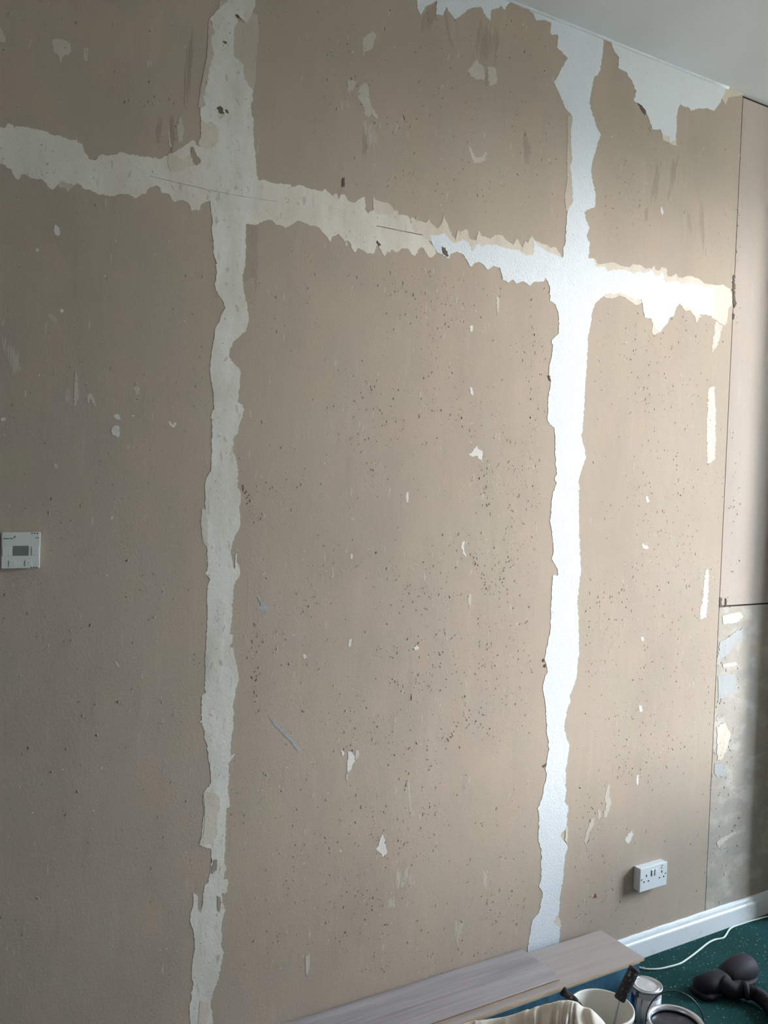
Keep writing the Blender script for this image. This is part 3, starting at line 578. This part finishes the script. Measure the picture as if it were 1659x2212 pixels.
while n < 6400:
    x, y = R.uniform(0, 1600), R.uniform(20, 2120)
    if R.random() > dens(x, y) or on_filler(x, y): continue
    if y > 2040-.32*(x-1300) and x > 1300: continue
    if x < 95 and 1140 < y < 1240: continue
    if 1365 < x < 1450 and 1850 < y < 1940: continue
    n += 1
    k = R.random(); ang = R.gauss(.1, .5)
    if k < .24: flake(bf, x, y, R.uniform(.003, .014), R.uniform(.0018, .0045), R.uniform(.0006, .0022), ang)
    elif k < .62: pit(bs, x, y, R.uniform(.001, .0032), R.uniform(.0009, .0022), ang)
    elif k < .86: pit(bp, x, y, (abs(R.gauss(.0025, .003))+.0012)*(1.35 if x > 750 else 1), R.uniform(.001, .0026)*(1.3 if x > 750 else 1), ang)
    elif k < .92: pit(bw, x, y, abs(R.gauss(.003, .003))+.0014, R.uniform(.0014, .0036), ang)
    else:
        pit(bl, x, y, R.uniform(.008, .035), R.uniform(.002, .006), R.gauss(0.04, .10), .0002)
# nicks and dirt on the stained jointing, mostly upright scratches
k = 0
while k < 230:
    y = R.uniform(5, 2205)
    if k % 3:
        a_, b_ = interp(LS_LEFT, y), interp(LS_RIGHT, y)
        if a_ is None or b_ is None or b_-a_ < 12: continue
        x = R.uniform(a_+3, b_-3)
        if y > 1000 and R.random() < .5: y = min(2205, y+300)
        a_, b_ = interp(LS_LEFT, y), interp(LS_RIGHT, y)
        if a_ is None or b_ is None or not a_+2 < x < b_-2: continue
    else:
        x = R.uniform(0, 900); y = 322+.2*x+R.uniform(-28, 45)
    q = R.random()
    if q < .6: pit(bs2, x, y, R.uniform(.0015, .010), R.uniform(.001, .0026), R.gauss(0, .5), .0009)
    elif q < .8: pit(bt2, x, y, R.uniform(.006, .03), R.uniform(.003, .010), R.gauss(0, .3), .00085)
    else: pit(bp, x, y, R.uniform(.0012, .0035), R.uniform(.001, .002), R.gauss(0, .6), .0010)
    k += 1
# chains of nicks running along cut lines
for (x0, y0, x1, y1, cnt) in ((850,1465,905,1520,16),(1000,1490,1010,1580,14),(1010,1550,1080,1600,16),(985,1560,965,1610,10),(1150,640,1148,1000,26),(1105,1200,1050,1290,22),(1020,1200,1065,1285,22),(1045,1010,1050,1100,14),(760,1620,775,1560,8),(1275,1740,1265,2040,26),(890,1610,872,1700,12),(925,680,940,900,14),(1385,800,1400,900,12),(520,1050,545,1100,18),(548,1440,560,1560,14),(270,225,410,215,16),(1060,1900,1075,2040,12),(1000,380,1040,200,12)):
    for i in range(cnt):
        t = (i+R.uniform(-.4, .4))/cnt; x = x0+(x1-x0)*t+R.gauss(0, 5); y = y0+(y1-y0)*t+R.gauss(0, 5)
        if on_filler(x, y): continue
        (flake(bf, x, y, R.uniform(.005, .014), R.uniform(.002, .005), R.uniform(.0008, .0026), R.gauss(.1, .4)) if R.random() < .4
         else pit(bp, x, y, abs(R.gauss(.003, .003))+.0014, R.uniform(.0012, .0030), R.gauss(.1, .4)))
tag(obj('paper_flakes', bf, M_board, wall_back), kind='stuff')
tag(obj('paper_nicks', bp, M_pit, wall_back), kind='stuff')
tag(obj('brown_specks', bs, M_speck, wall_back), kind='stuff')  # small brown specks scattered over the boards
tag(obj('scrape_streaks', bl, M_scar_faint, wall_back), kind='stuff')
tag(obj('jointing_scratches', bs2, M_scar_brown, wall_back), kind='stuff')
tag(obj('jointing_stains', bt2, M_scar, wall_back), kind='stuff')
tag(obj('plaster_specks', bw, M_scar_white, wall_back), kind='stuff')

# ------------------------------------------------------------------ skirting board
def skirting(x0, x1):
    prof = [(0, 0), (-.018, 0), (-.018, .060), (-.0165, .064), (-.0125, .068), (-.010, .078), (-.007, .084), (-.003, .087), (0, .087)]
    bm = nb(); n = int((x1-x0)/.03)
    rings = []
    for i in range(n+1):
        x = x0+(x1-x0)*i/n; j = R.uniform(-.0012, .0014)
        rings.append([bm.verts.new((x, y, z+(j if z > .08 else 0))) for y, z in prof])
    for a, b in zip(rings, rings[1:]):
        for i in range(len(prof)-1): bm.faces.new((a[i], b[i], b[i+1], a[i+1]))
    bm.faces.new(rings[0]); bm.faces.new(list(reversed(rings[-1])))
    bmesh.ops.recalc_face_normals(bm, faces=bm.faces)
    return bm
struct('baseboard_back', skirting(XL, 3.225), M_skirt)

# ------------------------------------------------------------------ thermostat
p = at_y(45, 1189, -.018)
tx, tz = p.x, p.z; S = .0425; YF = -.018
th = empty('room_thermostat', (tx, 0, tz-S), 'square white room thermostat with a grey screen on the bare board', 'thermostat')
obj('back_plate', box(nb(), tx-S+.003, tx+S-.003, -.008, 0, tz-S+.003, tz+S-.003), M_therm, th)
hs = obj('housing', box(nb(), tx-S, tx+S, YF, -.006, tz-S, tz+S, .0022, 3), M_therm, th)
def tf(u, v): return tx-S+u*2*S, tz+S-v*2*S      # face coordinates 0..1 from top left
def plate(name, u0, v0, u1, v1, d, m, par, bev=0):
    a, b = tf(u0, v0), tf(u1, v1)
    return obj(name, box(nb(), a[0], b[0], YF-d, YF+.0006, b[1], a[1], bev, 1), m, par)
plate('screen', .30, .375, .70, .645, .0003, M_screen, th)
for u0, v0, u1, v1 in ((.035,.40,.235,.645),(.775,.40,.955,.645),(.20,.77,.38,.935),(.61,.77,.79,.93)):
    plate('button', u0, v0, u1, v1, .0008, M_therm, th, .0005)
for u0, v0, u1, v1 in ((.05,.165,.085,.19),(.09,.163,.12,.19),(.125,.167,.165,.19),(.17,.164,.195,.19),(.212,.150,.222,.19),(.226,.165,.26,.19),(.262,.163,.295,.19)):
    plate('logo_mark', u0, v0, u1, v1, .0002, M_ink, hs)
bm = nb(); q = [(.305,.17),(.315,.13),(.335,.11),(.365,.085),(.36,.105),(.35,.14),(.335,.16)]
bm.faces.new([bm.verts.new((tf(u, v)[0], YF-.0003, tf(u, v)[1])) for u, v in q]); bmesh.ops.recalc_face_normals(bm, faces=bm.faces)
obj('leaf_mark', bm, M_ink, hs)
for u0, u1 in ((.865,.885),(.89,.915),(.92,.955)): plate('model_mark', u0, .135, u1, .175, .0002, M_ink2, hs)
plate('minus_mark', .265, .85, .315, .860, .0010, M_ink2, hs); plate('plus_mark', .675, .838, .725, .846, .0010, M_ink2, hs); plate('plus_mark', .695, .818, .705, .866, .0010, M_ink2, hs)
for v in (.035, .975):
    for u in (.775, .845, .915): plate('vent_hole', u-.014, v-.017, u+.014, v+.015, .0003, M_hole, hs)

# ------------------------------------------------------------------ double socket on a surface box
sx0, sx1, sz0, sz1 = 2.406, 2.546, .258, .344; SY = -.032
so = empty('double_wall_socket', (sx0, 0, sz0), 'white double switched wall socket on a raised box above the skirting', 'socket')
obj('back_box', box(nb(), sx0+.001, sx1-.001, -.024, 0, sz0+.001, sz1-.001, .0015, 1), M_white_pl, so)
fp = obj('face_plate', box(nb(), sx0, sx1, SY, -.0235, sz0, sz1, .002, 2), M_white_pl, so)
sw, sh = sx1-sx0, sz1-sz0
def sp(name, u, v, w_, h_, d, m, par, bev=0, rx=0):
    x, z = sx0+u*sw, sz1-v*sh
    return obj(name, box(nb(), x-w_/2, x+w_/2, SY-d, SY+.001, z-h_/2, z+h_/2, bev, 1), m, par)
for u in (.455, .575):
    sp('switch_rocker', u, .30, .0105, .022, .0025, M_white_pl, fp, .0008); sp('rocker_gap', u-.05, .32, .0022, .021, .0003, M_hole, fp)
for u0 in (.23, .80):
    sp('earth_slot', u0, .36, .005, .009, .0003, M_hole, fp)
    sp('pin_slot', u0-.08, .60, .0065, .005, .0003, M_hole, fp); sp('pin_slot', u0+.08, .60, .0065, .005, .0003, M_hole, fp)
for u in (.06, .94): lathe_b = obj('screw', lathe(nb(), [(.0034, 0), (.0034, .0006), (.0012, .0008)], (sx0+u*sw, SY+.0002, sz1-.48*sh), 12, Vector((0, -1, 0)), cap1=True), M_steel, fp)
sp('dirt_smudge', .80, .10, .010, .004, .0002, M_ink2, fp); sp('dirt_smudge', .78, .20, .008, .006, .0002, M_ink2, fp)

# ------------------------------------------------------------------ laminate flooring stack by the wall
PX0 = .80
pk = empty('laminate_pack', (1.5, -.12, 0), 'blue card pack of laminate flooring lying along the wall under the planks', 'box')
obj('carton', box(nb(), PX0, 2.212, -.2195, -.022, 0, .1488, .002, 2), M_card, pk)
obj('top_edge_strip', box(nb(), PX0, 2.2125, -.2202, -.2105, .1452, .1489), M_cardedge, pk)
def plank(loc_x0, x1, y0, y1, z0, lab, decor, groove):
    e = empty('laminate_plank', ((loc_x0+x1)/2, (y0+y1)/2, z0), lab, 'floor plank', 'laminate planks on the blue pack')
    c = nb(); q = .007 if groove else -.003
    box(c, loc_x0, x1, y0+(.006 if groove else 0), y1, z0+.0058, z0+.0090); box(c, loc_x0, x1-.002, y0+(.004 if groove else 0), y1-.002, z0, z0+.0024); box(c, loc_x0, x1-.004, y0+q, y1-.003, z0+.0024, z0+.0058)
    obj('core', c, M_core, e)
    obj('decor_layer', box(nb(), loc_x0, x1, y0-.0004, y1, z0+.0090, z0+.0100, .0004, 1), decor, e)
    return e
plank(PX0+.03, 2.232, -.221, -.021, .1490, 'beige grey laminate plank with a tan cut edge directly on the blue pack', M_lam2, False)
pl2 = plank(.55, 1.892, -.196, -.004, .1592, 'grey laminate plank stacked uppermost against the wall', M_lam, True)

# ------------------------------------------------------------------ bucket with brush handles
bc = at_z(1301, 2176, .172); bx_, by_ = bc.x, bc.y; BH = .172
bk = empty('paint_bucket', (bx_, by_, 0), 'open cream white plastic bucket with handles sticking out', 'bucket')
obj('body', lathe(nb(), [(.001, .003), (.070, .003), (.074, .03), (.087, BH-.004), (.0905, BH-.004), (.0915, BH), (.0905, BH+.002), (.088, BH+.002), (.0855, BH-.003), (.0725, .03), (.0685, .0065), (.001, .0065)], (bx_, by_, 0), 64), M_bucket, bk, True)
obj('rim', lathe(nb(), [(.0880, BH-.012), (.0925, BH-.012), (.0930, BH-.004), (.0925, BH+.002), (.0890, BH+.0030), (.0862, BH), (.0858, BH-.006)], (bx_, by_, 0), 64), M_bucket, bk, True)
# roller handle standing out of the bucket
a = at_z(1337, 2160, .185); b = at_z(1372, 2091, .27)
rl = empty('roller_handle', (bx_+.02, by_, .01), 'black paint-splashed roller handle leaning out of the bucket towards the skirting', 'paint roller')
ax = (b-a); L = ax.length
obj('grip', lathe(nb(), [(.0135, 0), (.0165, .003), (.0168, L*.4), (.0162, L*.8), (.0168, L-.004), (.015, L), (.009, L), (.0085, L-.012)], a, 28, ax, cap0=True, cap1=True), M_grip, rl, True)
obj('rod', tube(nb(), spline([a+ax*.1, a, Vector((a.x-.010, a.y+.004, .12)), Vector((bx_+.035, by_+.0, .05)), Vector((bx_+.03, by_, .0105))], 8), .0035, 10), M_steel, rl, True)
# brush handle, seen end on
c = at_z(1216, 2141, .205); d = at_z(1247, 2167, .182); e2 = Vector((bx_+.02, by_-.02, .035))
br = empty('brush_handle', (bx_-.02, by_+.02, .01), 'black brush handle with a round end poking out of the bucket over the cloth', 'paint brush')
dirv = (d-c).normalized()
obj('handle', tube(nb(), spline([c, c+(d-c)*.5, d, d+(e2-d)*.5, e2], 8), lambda t: .0122 if t < .12 else .0122-.004*min(1, t*1.6), 20), M_grip, br, True)
obj('end_cap', lathe(nb(), [(.0128, .006), (.0132, 0), (.0120, -.003), (.006, -.0042)], c, 24, dirv, cap1=True), M_blackcap, br, True)

# ------------------------------------------------------------------ paint tins
t1 = at_z(1397, 2126, .125); TX, TY, TH = t1.x, t1.y, .125; TR = .0485
tn = empty('paint_tin', (TX, TY, 0), 'small white paint tin with a pressed lid and blue drip-stained label', 'paint tin')
obj('body', lathe(nb(), [(TR-.003, 0), (TR-.002, .002), (TR-.003, .005), (TR-.003, TH-.010), (TR-.001, TH-.006)], (TX, TY, 0), 48, cap0=True), M_tin, tn, True)
obj('label', lathe(nb(), [(TR-.0029, .012), (TR-.0022, .012), (TR-.0022, TH-.028), (TR-.0029, TH-.028)], (TX, TY, 0), 48), M_label, tn, True)
obj('rim', lathe(nb(), [(TR-.002, TH-.009), (TR+.001, TH-.006), (TR+.0012, TH-.001), (TR-.001, TH+.0006), (TR-.0045, TH-.001), (TR-.006, TH-.004), (TR-.0085, TH-.0035), (TR-.010, TH-.0005)], (TX, TY, 0), 48), M_rim, tn, True)
obj('lid', lathe(nb(), [(TR-.0098, TH-.0012), (TR-.011, TH-.0002), (TR-.0125, TH-.0022), (TR-.020, TH-.0030), (.010, TH-.0016), (.0005, TH-.0012)], (TX, TY, 0), 48), M_lid, tn, True)

t2 = at_z(1459, 2205, .15); UX, UY, UH, UR = t2.x, t2.y, .15, .080
tw = empty('open_paint_tin', (UX, UY, 0), 'open paint tin of dark paint with a wire handle standing up', 'paint tin')
obj('body', lathe(nb(), [(UR-.003, 0), (UR-.002, .003), (UR-.003, .006), (UR-.003, UH-.006), (UR-.005, UH-.006), (UR-.005, .006)], (UX, UY, 0), 56, cap0=True), M_tin2, tw, True)
obj('rim', lathe(nb(), [(UR-.003, UH-.010), (UR+.0015, UH-.006), (UR+.0018, UH), (UR-.001, UH+.0015), (UR-.006, UH), (UR-.0085, UH-.004), (UR-.011, UH-.008), (UR-.0105, UH-.012)], (UX, UY, 0), 56), M_rim, tw, True)
obj('paint', lathe(nb(), [(UR-.0055, UH-.018), (UR-.012, UH-.0155), (UR-.024, UH-.0145), (.02, UH-.0150), (.0005, UH-.0152)], (UX, UY, 0), 56), M_darkpaint, tw, True)
hd = Vector((right.x, right.y, 0)).normalized(); hb = Vector((fwd.x, fwd.y, 0)).normalized()
tilt = (Vector((0, 0, 1))*math.cos(math.radians(18)) + hb*math.sin(math.radians(18)))
cc = Vector((UX, UY, UH-.012)); HR = UR+.006
pts = [cc + hd*(HR*math.cos(t)) + tilt*(HR*1.04*math.sin(t)) for t in [math.pi*k/40 for k in range(41)]]
obj('wire_handle', tube(nb(), pts, .0021, 10), M_wire, tw, True)
for s_ in (-1, 1):
    e_ = cc + hd*(HR-.004)*s_
    obj('handle_ear', lathe(nb(), [(.009, -.004), (.009, 0), (.006, .0035), (.003, .004)], e_, 20, hd*s_, cap1=True), M_rim, tw, True)

# ------------------------------------------------------------------ dust sheet heap in front of the pack
def dust_sheet():
    rp = [at_y(*q) for q in ((1000,2214,-.36),(1040,2205,-.38),(1100,2196,-.41),(1150,2180,-.44),(1190,2168,-.47),(1225,2162,-.50),(1255,2172,-.53),(1300,2204,-.57))]
    rp = [rp[0]+Vector((-.42, -.02, -.10)), rp[0]+Vector((-.22, .01, -.02))] + rp + [rp[-1]+Vector((.03, -.04, -.09))]
    ridge = spline(rp, 14); nU = len(ridge); nV = 46   # the crest is index 98
    bm = nb(); grid = []; sp_ = 98*.0125
    for i, p in enumerate(ridge):
        t = (ridge[min(i+1, nU-1)] - ridge[max(i-1, 0)]); t.z = 0; t.normalize()
        nrm = Vector((t.y, -t.x, 0))              # towards the camera side
        col = []; u = i/(nU-1); s = i*.0125
        hz = max(p.z, .02)
        for j in range(nV+1):
            v = -1 + 2.6*j/nV                       # -1 back foot, 0 crest, 1.6 front foot
            if v < 0: q = abs(v); off = -.10*q; z = hz*(1-q**1.6)
            else: q = v/1.6; off = .34*q; z = hz*(1-q**1.25)
            dv, dsx = v+.55, (s-sp_)*4.2
            th_ = math.atan2(dv, dsx); rr_ = math.hypot(dv, dsx)
            w_ = noise.noise(Vector((s*7, v*1.6, 1)))
            f1 = math.sin(11*th_ + 2.6*w_ + 1.3*rr_); f2 = math.sin(23*th_ - 2.2*rr_ + 4*w_)
            fold = .013*(1-abs(f1)**.7*1.6)*min(1, rr_) + .007*f2*min(1, rr_*.8)
            fold += .013*noise.noise(Vector((s*11+v*2, v*1.8-s*7, 4))) + .005*noise.noise(Vector((s*45, v*6, 2)))
            k = min(1, 3.2*abs(v)+.25)*min(1, max(0, z/.05))
            P = p + nrm*(off + fold*.9*k); P.z = max(.004, z + fold*k*.9)
            col.append(bm.verts.new(P))
        grid.append(col)
    for a_, b_ in zip(grid, grid[1:]):
        for j in range(nV): bm.faces.new((a_[j], a_[j+1], b_[j+1], b_[j]))
    # taper the two ends to the floor
    bmesh.ops.recalc_face_normals(bm, faces=bm.faces)
    return bm
ds = obj('dust_sheet', dust_sheet(), M_cloth, None, True)
sm = ds.modifiers.new('thickness', 'SOLIDIFY'); sm.thickness = .002; sm.offset = 1
tag(ds, 'crumpled cream cotton dust sheet heaped in front of the blue pack', 'dust sheet')

# ------------------------------------------------------------------ vacuum cleaner floor head and hose
A = at_z(1507, 2142, .02); B = at_z(1618, 2092, .035)
vc = empty('vacuum_head', ((A.x+B.x)/2, (A.y+B.y)/2, 0), 'black vacuum cleaner floor head with its hose lying on the green carpet', 'vacuum cleaner')
axd = (B-A); axd.z = 0; VL = axd.length; axd.normalize(); nd = Vector((axd.y, -axd.x, 0))
def loft(bm, c0, axis, side, stations, seg=28, pw=2.6):
    rings = []
    for s, wd, ht, zc_, of in stations:
        ring = []
        for k in range(seg):
            t = 2*math.pi*k/seg; ct, st = math.cos(t), math.sin(t)
            x = math.copysign(abs(ct)**(2/pw), ct)*wd; z = math.copysign(abs(st)**(2/pw), st)*ht
            P = c0 + axis*s + side*(x+of); P.z = max(.001, zc_+z); ring.append(bm.verts.new(P))
        rings.append(ring)
    for a_, b_ in zip(rings, rings[1:]):
        for k in range(seg): bm.faces.new((a_[k], a_[(k+1)%seg], b_[(k+1)%seg], b_[k]))
    bm.faces.new(list(reversed(rings[0]))); bm.faces.new(rings[-1])
    bmesh.ops.recalc_face_normals(bm, faces=bm.faces); return bm
g0 = Vector((A.x, A.y, 0)) 
obj('sole', loft(nb(), g0, axd, nd, [(-.004,.020,.008,.010,0),(.0,.036,.010,.012,0),(.02,.046,.012,.013,0),(VL*.5,.048,.012,.013,0),(VL-.02,.046,.012,.013,0),(VL+.006,.034,.010,.012,0)]), M_vac, vc, True)
obj('brush_cover', loft(nb(), g0, axd, nd, [(.004,.018,.012,.030,0),(.015,.034,.024,.034,0),(.06,.038,.028,.037,.004),(VL*.46,.036,.027,.036,.004),(VL*.50,.030,.022,.032,.004)]), M_vac, vc, True)
obj('end_drum', loft(nb(), g0, axd, nd, [(VL*.50,.026,.022,.034,0),(VL*.55,.038,.032,.040,0),(VL*.80,.046,.040,.044,-.004),(VL*.97,.047,.041,.045,-.004),(VL+.004,.040,.034,.045,-.004),(VL+.008,.02,.017,.045,-.004)], pw=2.1), M_vac2, vc, True)
J = at_z(1580, 2138, .03); K = at_z(1612, 2140, .035)
obj('swivel_neck', tube(nb(), spline([J+Vector((-.015,.03,.01)), J, J+Vector((.03,-.012,.0)), K], 8), lambda t: .030-.004*t, 24), M_vac, vc, True)
obj('collar', lathe(nb(), [(.024,-.008),(.029,-.006),(.029,.006),(.024,.008)], K, 28, (K-J), cap0=True, cap1=True), M_vac2, vc, True)
hp = spline([K, at_z(1640, 2152, .03), at_z(1668, 2180, .027), at_z(1684, 2225, .026), at_z(1672, 2300, .026), at_z(1640, 2400, .026)], 40)
obj('hose', tube(nb(), hp, lambda t: .0235+.0018*math.sin(t*2*math.pi*72), 20), M_vac, vc, True)
obj('clip', box(nb(), J.x-.02, J.x-.006, J.y+.012, J.y+.020, .052, .062, .002, 1), M_vac2, vc)

# ------------------------------------------------------------------ white flex on the carpet
cp = [(1372,2086),(1385,2091),(1400,2093.6),(1423,2093),(1447,2088),(1470,2081),(1487,2070),(1503,2058),(1515.5,2048),(1529.6,2037),(1543.6,2030),(1562,2026),(1568.6,2019),(1575,2008.5),(1584,2002),(1603,1995.5),(1626,1988),(1659,1980)]
cw = [at_z(x, y, .0038) for x, y in cp]
for q in cw: q.y = min(q.y, -.0225)
cw.append(Vector((3.20, -.060, .0038))); cw.append(Vector((3.225, -.13, .0038))); cw.append(Vector((3.30, -.17, .0038)))
tag(obj('power_flex', tube(nb(), spline(cw, 8), .0034, 10), M_cable, None, True), 'thin white flex snaking over the green carpet to the skirting', 'cable')
